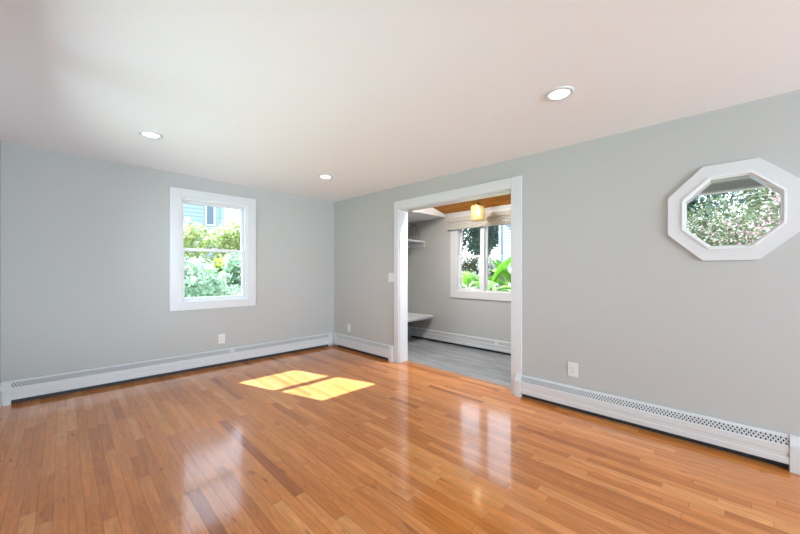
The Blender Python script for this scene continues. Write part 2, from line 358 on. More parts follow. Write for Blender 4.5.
struct('wall_front', bm, M['wall'], 'light grey wall behind the camera with an added window opening', 'wall')

# mudroom shell
MX = 1.42
MWY0, MWY1, MWZ0, MWZ1 = -3.95 + .55, -1.425, 0.885, 2.01
bm = NB()
box(bm, MX, MX + .12, MWY1, -.18, 0, 2.3); box(bm, MX, MX + .12, -4.02, MWY0, 0, 2.3); box(bm, MX, MX + .12, MWY0, MWY1, 0, MWZ0); box(bm, MX, MX + .12, MWY0, MWY1, MWZ1, 2.3)
struct('wall_mudroom_back', bm, M['wall'], 'light grey far wall of the mudroom with the triple window', 'wall')
bm = NB(); box(bm, .14, MX, -.30, -.18, 0, 2.6)
struct('wall_mudroom_left', bm, M['wall'], 'light grey side wall at the bench end of the mudroom', 'wall')
bm = NB(); box(bm, .14, .33, -4.02, -3.9, 0, 2.6); box(bm, 1.23, MX, -4.02, -3.9, 0, 2.6); box(bm, .33, 1.23, -4.02, -3.9, 0, .9); box(bm, .33, 1.23, -4.02, -3.9, 2.0, 2.6)
struct('wall_mudroom_right', bm, M['wall'], 'light grey side wall at the far end of the mudroom', 'wall')
def slope_z(x): return 2.160 + 0.23 * (MX - x)
bm = NB(); x0, x1, y0, y1 = .14, MX + .16, -4.06, -.14
prism(bm, [(x0, y0, slope_z(x0)), (x1, y0, slope_z(x1)), (x1, y1, slope_z(x1)), (x0, y1, slope_z(x0))], [(x0, y0, slope_z(x0) + .2), (x1, y0, slope_z(x1) + .2), (x1, y1, slope_z(x1) + .2), (x0, y1, slope_z(x0) + .2)])
struct('ceiling_mudroom', bm, M['pine'], 'sloped ceiling of varnished brown boards in the mudroom', 'ceiling')
SY, SZ = -1.195, 2.118
bm = NB(); prism(bm, [(.14, SY, SZ), (MX, SY, SZ), (MX, SY, slope_z(MX)), (.14, SY, slope_z(.14))], [(.14, -.30, SZ), (MX, -.30, SZ), (MX, -.30, slope_z(MX)), (.14, -.30, slope_z(.14))])
struct('ceiling_niche', bm, M['ceil'], 'lowered white ceiling over the bench niche', 'ceiling')

# cased opening
t = sthing('door_1', 'wide white cased opening into the mudroom', 'doorway')
cw = .098; CT = 2.130; CY0, CY1 = -3.206, -1.440
bm = NB(); box(bm, -.02, 0, DY1 - .005, CY1, 0, CT); obj('casing', bm, M['trim'], t, bevel=.002)
bm = NB(); box(bm, -.02, 0, CY0, DY0 + .005, 0, CT); obj('casing', bm, M['trim'], t, bevel=.002)
bm = NB(); box(bm, -.02, 0, DY0 + .005, DY1 - .005, DZ - .006, CT); obj('casing', bm, M['trim'], t, bevel=.002)
bm = NB(); box(bm, -.001, .145, DY1 - .018, DY1, 0, DZ); box(bm, -.001, .145, DY0, DY0 + .018, 0, DZ); box(bm, -.001, .145, DY0 + .018, DY1 - .018, DZ - .018, DZ)
obj('jamb', bm, M['trim'], t)
bm = NB(); box(bm, .145, .16, DY1 - .005, CY1, 0, CT); box(bm, .145, .16, CY0, DY0 + .005, 0, CT); box(bm, .145, .16, DY0 + .005, DY1 - .005, DZ - .006, CT)
obj('mudroom_casing', bm, M['trim'], t)
M['threshold'] = planks('threshold_oak', 0.075, 3.0, [(0.0, (0.42, 0.19, 0.085)), (1.0, (0.52, 0.25, 0.115))], gloss=0.3)
bm = NB(); prism(bm, [(.075, DY0 + .018, 0), (.15, DY0 + .018, 0), (.145, DY0 + .018, .008), (.085, DY0 + .018, .008)], [(.075, DY1 - .018, 0), (.15, DY1 - .018, 0), (.145, DY1 - .018, .008), (.085, DY1 - .018, .008)])
struct('trim_1', bm, M['threshold'], 'low oak threshold strip where wood floor meets tile', 'threshold')
bm = NB(); box(bm, XL, XL + .014, YB, -.058, 0, .13)
struct('baseboard_left', bm, M['trim'], 'white baseboard along the left wall', 'baseboard', bevel=.003)
bm = NB(); box(bm, -.014, 0, YB, -4.962, 0, .13)
struct('baseboard_right', bm, M['trim'], 'white baseboard past the long heater on the right wall', 'baseboard', bevel=.003)
bm = NB(); box(bm, MX - .03, MX, -3.9, -1.197, 2.083, 2.162); box(bm, MX - .045, MX, -3.9, -1.197, 2.135, 2.165)
struct('trim_2', bm, M['trim'], 'white crown trim between board ceiling and woven shade', 'trim', bevel=.002)

# ---------------------------------------------------------------- windows
def frame_parts(mp, t, u0, u1, z0, z1, cu0, cu1, cz0, cz1, depth, sill=False):
    """casing on the wall face and jamb liner in the hole; u is along the wall, d outward"""
    bm = NB()
    mbox(bm, mp, cu0, u0, -.02, 0, cz0, cz1); mbox(bm, mp, u1, cu1, -.02, 0, cz0, cz1)
    mbox(bm, mp, u0, u1, -.02, 0, z1, cz1); mbox(bm, mp, u0, u1, -.02, 0, cz0, z0)
    obj('casing', bm, M['trim'], t, bevel=.002)
    bm = NB()
    mbox(bm, mp, u0, u0 + .014, -.012, depth, z0, z1); mbox(bm, mp, u1 - .014, u1, -.012, depth, z0, z1)
    mbox(bm, mp, u0 + .014, u1 - .014, -.012, depth, z1 - .014, z1); mbox(bm, mp, u0 + .014, u1 - .014, -.012, depth, z0, z0 + .014)
    obj('jamb', bm, M['vinyl'], t, bevel=.0015)
def sash(mp, t, u0, u1, z0, z1, d0, d1, st, top, bot, handle=False):
    bm = NB()
    mbox(bm, mp, u0, u0 + st, d0, d1, z0, z1); mbox(bm, mp, u1 - st, u1, d0, d1, z0, z1)
    mbox(bm, mp, u0 + st, u1 - st, d0, d1, z1 - top, z1); mbox(bm, mp, u0 + st, u1 - st, d0, d1, z0, z0 + bot)
    s = obj('sash', bm, M['vinyl'], t, bevel=.0025)
    dm = (d0 + d1) / 2
    bm = NB(); mbox(bm, mp, u0 + st - .004, u1 - st + .004, dm - .002, dm + .002, z0 + bot - .004, z1 - top + .004)
    obj('pane', bm, M['glass'], s)
    if handle:
        bm = NB(); um = (u0 + u1) / 2
        mbox(bm, mp, um - .03, um + .03, d0 - .006, d0 + .012, z1 - .001, z1 + .012); obj('sash_lock', bm, M['vinyl'], s, bevel=.002)
    return s
mpb = lambda u, d, z: (u, d, z)
mpm = lambda u, d, z: (MX + d, u, z)
mpr = lambda u, d, z: (d, u, z)
w1 = sthing('window_1', 'white double-hung window looking onto pale green shrubs', 'window')
frame_parts(mpb, w1, WX0, WX1, WZ0, WZ1, -2.268, -1.275, .740, 2.192, .135)
a0, a1 = WX0 + .014, WX1 - .014
sash(mpb, w1, a0 + .008, a1 - .008, 1.455, WZ1 - .014, .074, .104, .042, .045, .034)
sash(mpb, w1, a0 + .004, a1 - .004, WZ0 + .014, 1.492, .038, .070, .048, .036, .042, True)
bm = NB()
for (p, q) in ((a0, a0 + .022), (a1 - .022, a1)): mbox(bm, mpb, p, q, .012, .034, WZ0 + .014, WZ1 - .014)
mbox(bm, mpb, a0 + .022, a1 - .022, .012, .034, WZ1 - .034, WZ1 - .014); mbox(bm, mpb, a0 + .022, a1 - .022, .004, .036, WZ0 + .014, WZ0 + .026)
obj('stop', bm, M['vinyl'], w1, bevel=.002)

w2 = sthing('window_2', 'white mulled mudroom window looking onto banana plants', 'window')
frame_parts(mpm, w2, MWY0, MWY1, MWZ0, MWZ1, MWY0 - .11, MWY1 + .115, .778, 2.08, .12)
bm = NB(); mbox(bm, mpm, -1.935, -1.865, -.004, .11, MWZ0 + .014, MWZ1 - .014); mbox(bm, mpm, -2.955, -2.885, -.004, .11, MWZ0 + .014, MWZ1 - .014)
obj('mullion', bm, M['vinyl'], w2, bevel=.002)
for u0, u1 in ((-1.865, MWY1 - .014), (MWY0 + .014, -2.955)):
    sash(mpm, w2, u0, u1, 1.43, MWZ1 - .014, .066, .096, .036, .045, .032)
    sash(mpm, w2, u0, u1, MWZ0 + .014, 1.462, .030, .062, .040, .034, .03)
sash(mpm, w2, -2.885, -1.935, MWZ0 + .014, MWZ1 - .014, .04, .08, .016, .02, .014)

w3 = sthing('window_3', 'white octagonal window looking onto trees under the eave', 'window')
def octp(R, x): 
    kk = R * .41421
    return [(x, OY + a * R if abs(a) == 1 else OY + a * kk, OZ + b * R if abs(b) == 1 else OZ + b * kk) for a, b in ((1, -.9), (1, .9), (.9, 1), (-.9, 1), (-1, .9), (-1, -.9), (-.9, -1), (.9, -1))]
def octp(R, x):
    kk = R * .41421
    return [(x, OY + p, OZ + q) for p, q in ((R, -kk), (R, kk), (kk, R), (-kk, R), (-R, kk), (-R, -kk), (-kk, -R), (kk, -R))]
bm = NB(); ring(bm, octp(OR, -.02), octp(OR, 0), octp(.244, -.02), octp(.244, 0)); obj('casing', bm, M['trim'], w3, bevel=.002)
bm = NB(); ring(bm, octp(.247, -.027), octp(.247, .02), octp(.236, -.027), octp(.236, .02)); obj('jamb', bm, M['vinyl'], w3, bevel=.001)
bm = NB(); ring(bm, octp(.238, -.012), octp(.238, .03), octp(.2255, -.012), octp(.2255, .03))
obj('sash', bm, M['vinyl'], w3, bevel=.002)
bm = NB(); ring(bm, octp(.239, .02), octp(.239, .135), octp(.231, .02), octp(.231, .135)); obj('sash', bm, M['vinyl'], w3, bevel=.002)
bm = NB(); prism(bm, octp(.227, .004), octp(.227, .008)); obj('pane', bm, M['glass'], w3)

w4 = sthing('window_4_added', 'added wide white window behind the camera for the fill light', 'window')  # unseen window, added to let the rear fill light in
mpf = lambda u, d, z: (u, YB - d, z)
frame_parts(mpf, w4, RX0, RX1, RZ0, RZ1, RX0 - .09, RX1 + .09, RZ0 - .09, RZ1 + .09, .13)
for i in range(3):
    ww = (RX1 - RX0 - .028) / 3
    sash(mpf, w4, RX0 + .014 + i * ww, RX0 + .014 + (i + 1) * ww, RZ0 + .014, RZ1 - .014, .04, .08, .04, .04, .04)

w6 = sthing('window_6_added', 'added white double window of the left wall for the fill light', 'window')  # unseen window, added so fill light reaches the right wall
mpl = lambda u, d, z: (XL - d, u, z)
frame_parts(mpl, w6, LY0, LY1, LZ0, LZ1, LY0 - .09, LY1 + .09, LZ0 - .09, LZ1 + .09, .12)
for i in range(2):
    ww = (LY1 - LY0 - .028) / 2
    sash(mpl, w6, LY0 + .014 + i * ww, LY0 + .014 + (i + 1) * ww, LZ0 + .014, LZ1 - .014, .04, .08, .04, .04, .04)
bm = NB(); prism(bm, [(-6.4, -5.5, 2.45), (-3.68, -5.5, 2.66), (-3.68, 3.2, 2.66), (-6.4, 3.2, 2.45)], [(-6.4, -5.5, 2.55), (-3.68, -5.5, 2.76), (-3.68, 3.2, 2.76), (-6.4, 3.2, 2.55)])
struct('roof_sun_blocker', bm, M['soffit'], 'added unseen slab blocking sun on the left side of the house', 'added sun blocker')  # added out of view to keep sun out of the left window
w5 = sthing('window_5_added', 'added white side window of the mudroom for the fill light, unseen', 'window')  # unseen window, added as a way in for the mudroom's side fill
mps = lambda u, d, z: (u, -3.9 - d, z)
frame_parts(mps, w5, .33, 1.23, .9, 2.0, .24, 1.32, .81, 2.09, .12)
sash(mps, w5, .344, 1.216, .914, 1.986, .04, .08, .04, .04, .04)

# ---------------------------------------------------------------- baseboard heaters
def heater(label, mp, u0, u1, top=.2106, front=.050, caps=(True, True), capw=.062, splice=None, base=0.0, corner=None, cap0_back=0.0, pitch=.021):
    """u0 < u1 along the wall; mp(u, d, z) with d out of the wall into the room"""
    t = thing('baseboard_heater', label, 'heater')
    def prof(bm, u0, u1, pts):
        prism(bm, [mp(u0, d, z) for d, z in pts], [mp(u1, d, z) for d, z in pts])
    s = top / .2106
    p0 = u0 + (capw if caps[0] else 0); p1 = u1 - (capw if caps[1] else 0)
    bm = NB(); prof(bm, p0, p1, [(0, .001), (.004, .001), (.004, top - .004), (0, top - .004)])
    obj('back_plate', bm, M['dark'], t)
    # top cover, folded sheet
    bm = NB(); prof(bm, p0, p1, [(.004, top - .004), (.004, top), (.020, top), (.0265, top - .0105), (.0245, top - .0115), (.019, top - .003)])
    obj('top_cover', bm, M['metal'], t)
    # front panel with two long creases
    zb, zt = .042 * s, top - .060
    fr = front
    bm = NB(); prof(bm, p0, p1, [(fr - .002, zb), (fr, zb + .001), (fr, zb + .036 * s), (fr - .0035, zb + .039 * s), (fr - .0035, zb + .066 * s), (fr - .0005, zb + .069 * s), (fr - .0005, zt - .004), (fr - .0035, zt), (fr - .006, zt), (fr - .003, zt - .006), (fr - .003, zb + .071 * s), (fr - .006, zb + .066 * s), (fr - .006, zb + .037 * s), (fr - .003, zb + .034 * s), (fr - .003, zb + .002)])
    obj('front_panel', bm, M['metal'], t)
    # slanted lattice grille between cover and panel
    A = (.0255, top - .0105); B = (fr - .0035, zt); th = .0015
    L = math.hypot(B[0] - A[0], B[1] - A[1])
    def P(u, s_, off): 
        d = A[0] + (B[0] - A[0]) * s_ / L; z = A[1] + (B[1] - A[1]) * s_ / L
        nd, nz = -(B[1] - A[1]) / L, (B[0] - A[0]) / L
        return mp(u, d + nd * off, z + nz * off)
    bm = NB()
    for s0, s1 in ((0, .005), (L - .004, L)):
        prism(bm, [P(p0, s0, 0), P(p0, s1, 0), P(p0, s1, th), P(p0, s0, th)], [P(p1, s0, 0), P(p1, s1, 0), P(p1, s1, th), P(p1, s0, th)])
    hw = pitch * .235; rise = L - .009; n = int((p1 - p0) / pitch); half = pitch
    for i in range(-2, n + 2):
        ub = p0 + i * pitch
        for sg in (1, -1):
            ua, uc = (ub, ub + half * 1.5) if sg > 0 else (ub + half * 1.5, ub)
            if min(ua, uc) < p0 - .03 or max(ua, uc) > p1 + .03: continue
            q = [(ua - hw, .005), (ua + hw, .005), (uc + hw, .005 + rise), (uc - hw, .005 + rise)]
            prism(bm, [P(u, s_, 0) for u, s_ in q], [P(u, s_, th) for u, s_ in q])
    obj('grille', bm, M['metal'], t)
    # fin tube element seen through the slots
    bm = NB(); tube(bm, [mp(p0, .026, .085 * s), mp(p1, .026, .085 * s)], .010, 8)
    for i in range(int((p1 - p0) / .03)):
        u = p0 + .01 + i * .03
        prism(bm, [mp(u, .008, .045 * s), mp(u, .040, .045 * s), mp(u, .040, .125 * s), mp(u, .008, .125 * s)], [mp(u + .002, .008, .045 * s), mp(u + .002, .040, .045 * s), mp(u + .002, .040, .125 * s), mp(u + .002, .008, .125 * s)])
    obj('fin_tube', bm, M['fin'], t)
    def cap(a, b, lo=base, back=0.0):
        f2 = fr + .003
        pts = [(back, lo), (f2, lo), (f2, top - .058), (f2 - .002, top - .050), (max(.030, back + .004), top + .000), (max(.024, back), top + .003), (back, top + .003)]
        bm = NB(); prof(bm, a, b, pts); return bm
    if caps[0]: obj('end_cap', cap(u0, p0, back=cap0_back), M['metal'], t, bevel=.002)
    if caps[1]: obj('end_cap', cap(p1, u1), M['metal'], t, bevel=.002)
    for sp in splice or ():
        bm = NB(); a, b = sp - .026, sp + .026
        prof(bm, a, b, [(.002, top - .002), (.002, top + .002), (.022, top + .002), (.0285, top - .010), (fr - .001, zt - .001), (fr - .004, zt - .001), (.026, top - .010), (.02, top - .002)])
        obj('splice_cover', bm, M['metal'], t, bevel=.0005)
        bm = NB(); prof(bm, a + .006, a + .009, [(fr, zb), (fr + .001, zb), (fr + .001, zt), (fr, zt)]); obj('panel_seam', bm, M['metal'], t)
    if corner:
        a, b = corner; obj('corner_cover', cap(a, b, lo=zb), M['metal'], t, bevel=.002)
    return t
hb = lambda u, d, z: (u, -d, z)
hr = lambda u, d, z: (-d, u, z)
hm = lambda u, d, z: (MX - d, u, z)
heater('long white slotted baseboard heater under the double-hung window', hb, XL + .001, -.112, caps=(True, False), splice=(-1.58,), corner=(-.112, -.058))
heater('short white slotted baseboard heater between the corner and the opening', hr, -1.428, -.112, caps=(True, False), corner=(-.112, -.003))
# the long heater: its first cap laps over the casing, so it grows upwards in -u
hr2 = lambda u, d, z: (-d, -u, z)
heater('long white slotted baseboard heater under the octagonal window', hr2, 3.152, 4.960, capw=.060, cap0_back=.0205)
hm2 = lambda u, d, z: (MX - d, -u, z)
heater('white baseboard heater on the mudroom wall beneath the window', hm2, .302, 3.6, top=.188, splice=(2.16,), capw=.12)

# ---------------------------------------------------------------- outlets and switch
def outlet(label, mp, uc, zc, kind='outlet', w=.072, h=.117):
    t = thing('wall_outlet' if kind == 'outlet' else 'light_switch', label, 'outlet' if kind == 'outlet' else 'switch')
    bm = NB(); mbox(bm, mp, uc - w / 2, uc + w / 2, .0003, .006, zc - h / 2, zc + h / 2); obj('cover_plate', bm, M['plastic'], t, bevel=.0025)
    if kind == 'outlet':
        bm = NB(); mbox(bm, mp, uc - .0165, uc + .0165, .006, .0085, zc - .033, zc + .033); r = obj('receptacle', bm, M['plastic'], t, bevel=.001)
        bm = NB()
        for dz in (-.018, .018):
            for du in (-.0065, .0065): mbox(bm, mp, uc + du - .0012, uc + du + .0012, .0085, .0089, zc + dz - .004, zc + dz + .006)
            mbox(bm, mp, uc - .002, uc + .002, .0085, .0089, zc + dz - .012, zc + dz - .008)
        obj('slots', bm, M['slot'], r)
    else:
        bm = NB(); prism(bm, [mp(uc - .0165, .006, zc - .033), mp(uc + .0165, .006, zc - .033), mp(uc + .0165, .006, zc + .033), mp(uc - .0165, .006, zc + .033)],
                         [mp(uc - .0165, .011, zc - .032), mp(uc + .0165, .011, zc - .032), mp(uc + .0165, .0075, zc + .032), mp(uc - .0165, .0075, zc + .032)])
        obj('rocker', bm, M['plastic'], t, bevel=.001)
outlet('white outlet plate above the heater beneath the double-hung window', hb, -1.704, .343, w=.080, h=.122)
outlet('white outlet plate on the wall strip between corner and opening', hr, -.414, .332, w=.076, h=.116)
outlet('white outlet plate just right of the cased opening above heater', hr, -3.667, .352, w=.084, h=.122)
outlet('white rocker light switch beside the left casing of the opening', hr, -1.372, 1.125, kind='switch', w=.118, h=.122)

# ---------------------------------------------------------------- recessed ceiling lights
M['lens'] = emit('downlight_lens', (1.0, 0.96, 0.90), 12.0)
def downlight(x, y, label):
    z = ceil_z(x, y)
    t = thing('recessed_ceiling_light', label, 'ceiling light', (x, y, z), group='recessed ceiling lights')
    bm = NB(); n = 48
    prof = [(.0845, 0.0005), (.0845, -.004), (.080, -.008), (.061, -.009), (.0575, -.0035), (.0575, 0.0005)]
    loops = [[bm.verts.new((r * math.cos(2 * math.pi * q / n), r * math.sin(2 * math.pi * q / n), zz)) for q in range(n)] for r, zz in prof]
    for i in range(len(loops)):
        j = (i + 1) % len(loops)
        for q in range(n): bm.faces.new((loops[i][q], loops[i][(q + 1) % n], loops[j][(q + 1) % n], loops[j][q]))
    obj('trim_ring', bm, M['trim'], t, smooth=True)
    bm = NB(); lathe(bm, [(.0572, -.0005), (.0572, -.0045), (.03, -.0055)], n=n); obj('lens', bm, M['lens'], t)
for x, y, s in ((-.944, -3.893, 'round recessed ceiling light nearest the octagonal window'), (-2.619, -1.197, 'round recessed ceiling light above and left of the double-hung window'),
                (-.922, -1.197, 'small far round recessed ceiling light nearest the room corner')):
    downlight(x, y, s)

# fill light added to brighten the mudroom, hidden above the casing
t = thing('mudroom_ceiling_fill', 'round fill light added on the mudroom ceiling, hidden above the casing', 'ceiling light', (.285, -1.95, slope_z(.285) - .012))
bm = NB(); lathe(bm, [(.12, .03), (.12, -.010), (.11, -.016), (.05, -.018)], n=40); obj('housing', bm, M['trim'], t)
bm = NB(); lathe(bm, [(.10, -.0185), (.10, -.024), (.04, -.030)], n=40); obj('lens', bm, M['lens'], t)
l = bpy.data.lights.new('mudroom_fill_lamp', 'AREA'); l.shape = 'DISK'; l.size = .2; l.energy = 42; l.color = (1.0, .97, .93)
o = bpy.data.objects.new('mudroom_fill_lamp', l); C.objects.link(o); o.parent = t; o.location = (0, 0, -.034)

# ---------------------------------------------------------------- mudroom furnishings
t = thing('mudroom_bench', 'white built-in bench board in the mudroom niche', 'bench')
bm = NB(); box(bm, .142, MX - .001, -.928, -.301, .412, .448); obj('seat_board', bm, M['trim'], t, bevel=.004)
bm = NB(); box(bm, .142, MX - .001, -.905, -.885, .385, .412); obj('apron', bm, M['trim'], t, bevel=.002)
bm = NB(); box(bm, .142, MX - .02, -.32, -.301, .33, .411); obj('cleat', bm, M['trim'], t, bevel=.002)
t = thing('wall_shelf', 'white shelf board high in the mudroom niche', 'shelf')
bm = NB(); box(bm, .142, MX - .001, -.740, -.301, 1.722, 1.753); obj('shelf_board', bm, M['trim'], t, bevel=.003)
bm = NB(); box(bm, MX - .02, MX - .001, -.735, -.301, 1.645, 1.7215); obj('cleat', bm, M['trim'], t, bevel=.002)
bm = NB(); box(bm, .142, MX - .022, -.32, -.301, 1.645, 1.7215); obj('cleat', bm, M['trim'], t, bevel=.002)

# faceted wire lantern
t = thing('wire_lantern', 'dark faceted wire lantern on the high mudroom shelf', 'lantern', (1.277, -.60, 1.7535))
def wires(segs, name, r=.0028):
    bm = NB()
    for a, b in segs: tube(bm, [a, b], r, 6)
    obj(name, bm, M['wire'], t)
def hexr(r, z, rot=0, n=6): return [Vector((r * math.cos(rot + 2 * math.pi * q / n), r * math.sin(rot + 2 * math.pi * q / n), z)) for q in range(n)]
lo_, mid_, up_, top_ = hexr(.062, .004), hexr(.118, .095), hexr(.050, .262), Vector((0, 0, .303))
segs = [(r_[q], r_[(q + 1) % 6]) for r_ in (lo_, mid_, up_) for q in range(6)]
for q in range(6):
    segs += [(lo_[q], mid_[q]), (mid_[q], up_[q]), (up_[q], top_)]
wires(segs, 'wire_frame')
bm = NB(); lathe(bm, [(.060, 0), (.060, .003)], n=6); obj('base_plate', bm, M['wire'], t)

# woven shade
t = thing('roman_shade', 'gathered woven beige shade across the top of the mudroom window', 'window shade')
sy0, sy1 = -3.50, -1.285
bm = NB(); box(bm, MX - .065, MX - .022, sy0, sy1 + .012, 2.022, 2.080); obj('valance', bm, M['cloth'], t, bevel=.003)
bm = NB()
pts = [(.070, 2.022), (.058, 2.018)]
for i in range(4):
    z = 2.010 - i * .030
    pts += [(.064 + .010 * (i % 2), z), (.078 - .004 * i, z - .012), (.066, z - .024)]
pts += [(.060, 1.886), (.050, 1.884)]
back = [(.030, 1.884), (.030, 2.022)]
prism(bm, [(MX - d, sy0, z) for d, z in pts + back], [(MX - d, sy1, z) for d, z in pts + back])
obj('folds', bm, M['cloth'], t)

# pendant lantern
PX, PY = 1.00, -2.085
PZ = slope_z(PX)
t = thing('pendant_lantern', 'small brass pendant lantern with lit ivory glass panels', 'pendant light', (PX, PY, PZ))
M['bulb'] = emit('bulb_warm', (1.0, .84, .52), 11.0)
bm = NB(); lathe(bm, [(.030, .008), (.030, -.012), (.010, -.018)], n=20); obj('canopy', bm, M['brass'], t, smooth=False)
zt_, zb_ = 2.190 - PZ, 1.930 - PZ
bm = NB(); tube(bm, [(0, 0, -.015), (0, 0, zt_ - .0)], .005, 8); obj('stem', bm, M['brass'], t)
bm = NB(); lathe(bm, [(.012, zt_ + .006), (.022, zt_ - .004), (.014, zt_ - .012), (.036, zt_ - .030), (.052, zt_ - .044), (.052, zt_ - .05)], n=8, rot=math.pi / 8); obj('crown', bm, M['brass'], t)
gt, gb, R_ = zt_ - .050, zb_, .088
bm = NB(); lathe(bm, [(.050, gt + .003), (R_ * 1.02, gt - .010), (R_ * 1.02, gt - .018), (R_ * .9, gt - .018)], n=8, rot=math.pi / 8); obj('roof_plate', bm, M['brass'], t)
bm = NB()
for q in range(8):
    a = math.pi / 8 + q * math.pi / 4; tube(bm, [(R_ * math.cos(a), R_ * math.sin(a), gt - .015), (R_ * math.cos(a), R_ * math.sin(a), gb)], .0048, 6)
for q in range(8):
    a, b2 = math.pi / 8 + q * math.pi / 4, math.pi / 8 + (q + 1) * math.pi / 4
    tube(bm, [(R_ * math.cos(a), R_ * math.sin(a), gb), (R_ * math.cos(b2), R_ * math.sin(b2), gb)], .004, 6)
obj('cage', bm, M['brass'], t)
for q in range(8):
    a, b2 = math.pi / 8 + q * math.pi / 4, math.pi / 8 + (q + 1) * math.pi / 4; r0, r1 = R_ * .975, R_ * .955
    bm = NB(); prism(bm, [(r0 * math.cos(a), r0 * math.sin(a), gb + .004), (r0 * math.cos(b2), r0 * math.sin(b2), gb + .004), (r1 * math.cos(b2), r1 * math.sin(b2), gb + .004), (r1 * math.cos(a), r1 * math.sin(a), gb + .004)],
                     [(r0 * math.cos(a), r0 * math.sin(a), gt - .018), (r0 * math.cos(b2), r0 * math.sin(b2), gt - .018), (r1 * math.cos(b2), r1 * math.sin(b2), gt - .018), (r1 * math.cos(a), r1 * math.sin(a), gt - .018)])
    obj('glass_panel', bm, M['ivory'], t)
bm = NB(); lathe(bm, [(.013, gt - .02), (.014, gt - .055), (.026, gt - .075), (.031, gt - .10), (.026, gt - .125), (.008, gt - .142)], n=16); obj('bulb', bm, M['bulb'], t, smooth=True)
l = bpy.data.lights.new('pendant_lamp', 'POINT'); l.energy = PENDANT_W; l.color = (1.0, .86, .66); l.shadow_soft_size = .06
o = bpy.data.objects.new('pendant_lamp', l); C.objects.link(o); o.parent = t; o.location = (0, 0, gb + .02)

# ---------------------------------------------------------------- outdoors
GZ = -.45
bm = NB(); prism(bm, [(-60, -60, GZ - .3), (80, -60, GZ - .3), (80, 80, GZ - .3), (-60, 80, GZ - .3)], [(-60, -60, GZ), (80, -60, GZ), (80, 80, GZ), (-60, 80, GZ)])
struct('ground', bm, M['lawn'], 'patchy sunlit lawn outside the windows', 'ground')
bm = NB(); prism(bm, [(2.2, -11, GZ), (12, -11, GZ), (12, -1.8, GZ), (2.2, -1.8, GZ)], [(2.3, -10.9, GZ + .05), (11.9, -10.9, GZ + .05), (11.9, -1.9, GZ + .05), (2.3, -1.9, GZ + .05)])
struct('ground_bed', bm, M['mulch'], 'pinkish mulch bed outside the octagonal window', 'garden bed')
# foundation below the rooms
bm = NB(); box(bm, XL - .14, .14, YB - .14, .14, GZ, -.12); box(bm, .14, 1.54, -4.02, -.18, GZ, -.12)
struct('foundation', bm, M['exterior'], 'grey foundation under the rooms', 'foundation')
# overhanging eave past the octagonal window
bm = NB(); y0, y1 = -9.6, -4.3
def ez(x): return 2.46 - .36 * (x - .14)
prism(bm, [(.145, y0, ez(.14)), (1.24, y0, ez(1.24)), (1.24, y0, ez(1.24) + .05), (.145, y0, ez(.14) + .05)], [(.145, y1, ez(.14)), (1.24, y1, ez(1.24)), (1.24, y1, ez(1.24) + .05), (.145, y1, ez(.14) + .05)])
ev = struct('roof_eave', bm, M['soffit'], 'cream soffit boards of the eave above the octagonal window', 'eave')
bm = NB(); box(bm, 1.16, 1.24, y0, y1, 1.955, 2.018); obj('eave_beam', bm, M['fascia'], ev)
bm = NB(); box(bm, 1.17, 1.24, y0, y1, 2.018, 2.075); obj('frieze_board', bm, M['soffit'], ev)
bm = NB(); box(bm, 1.15, 1.25, y0, y1, 1.940, 1.955); obj('drip_edge', bm, M['soffit'], ev)

def leaves(name, mat, blobs, n, size, parent=None, seed=1, asp=.5):
    """leaf blades scattered over a crown made of ellipsoid clusters"""
    rg = np.random.default_rng(seed)
    bl = np.array(blobs, float); wts = (bl[:, 3] * bl[:, 4] * bl[:, 5]) ** (2 / 3); wts /= wts.sum()
    idx = rg.choice(len(bl), n, p=wts); b = bl[idx]
    d = rg.normal(size=(n, 3)); d /= np.linalg.norm(d, axis=1)[:, None]
    r = rg.random(n) ** .45
    c = b[:, :3] + d * b[:, 3:6] * r[:, None] + rg.normal(size=(n, 3)) * .03
    ax = rg.normal(size=(n, 3)) * .8 + d + np.array([0, 0, -.35]); ax /= np.linalg.norm(ax, axis=1)[:, None]
    sd = np.cross(ax, rg.normal(size=(n, 3))); sd /= np.linalg.norm(sd, axis=1)[:, None]; nn = np.cross(ax, sd)
    L = (size * (.6 + .8 * rg.random(n)))[:, None]; W = L * asp
    p0 = c - ax * L * .5; p2 = c + ax * L * .5; p1 = c + sd * W * .5 + nn * L * .08; p3 = c - sd * W * .5 + nn * L * .08
    V = np.stack([p0, p1, p2, p3], 1).reshape(-1, 3)
    me = bpy.data.meshes.new(name)
    f = [(4 * i, 4 * i + 1, 4 * i + 2) for i in range(n)] + [(4 * i, 4 * i + 2, 4 * i + 3) for i in range(n)]
    me.from_pydata(V.tolist(), [], f); me.materials.append(mat)
    o = bpy.data.objects.new(name, me); C.objects.link(o); o.parent = parent; return o
def plant(name, label, cat, loc, w, ht, mat, n, size, seed, trunk=True, low=.0, group=None, nb=14, wy=None, tr=.06):
    t = thing(name, label, cat, loc, group); rd = random.Random(seed); wy = wy or w
    bl = []
    for i in range(nb):
        a = rd.random() * 6.283; rr = rd.random() ** .6 * .72
        z = low + (ht - low) * (.15 + .72 * rd.random()); taper = 1 - .35 * abs((z - low) / (ht - low) - .4)
        s = .26 + .2 * rd.random()
        bl.append((math.cos(a) * rr * w * taper, math.sin(a) * rr * wy * taper, z, w * s, wy * s, (ht - low) * s * .55))
    leaves('foliage', mat, bl, n, size, t, seed)
    if trunk:
        bm = NB(); hz = low + (ht - low) * .45
        tube(bm, [(0, 0, -.05), (.02 * w, 0, hz * .5), (0, .03 * w, hz)], tr, 8, tr * .6)
        for i in range(7):
            b = bl[i % nb]; tube(bm, [(0, .02 * w, hz * (.4 + .08 * i)), (b[0] * .45, b[1] * .45, hz * .5 + b[2] * .45), (b[0] * .9, b[1] * .9, b[2])], tr * .45, 6, tr * .12)
        obj('trunk', bm, M['bark'], t, smooth=True)
    return t
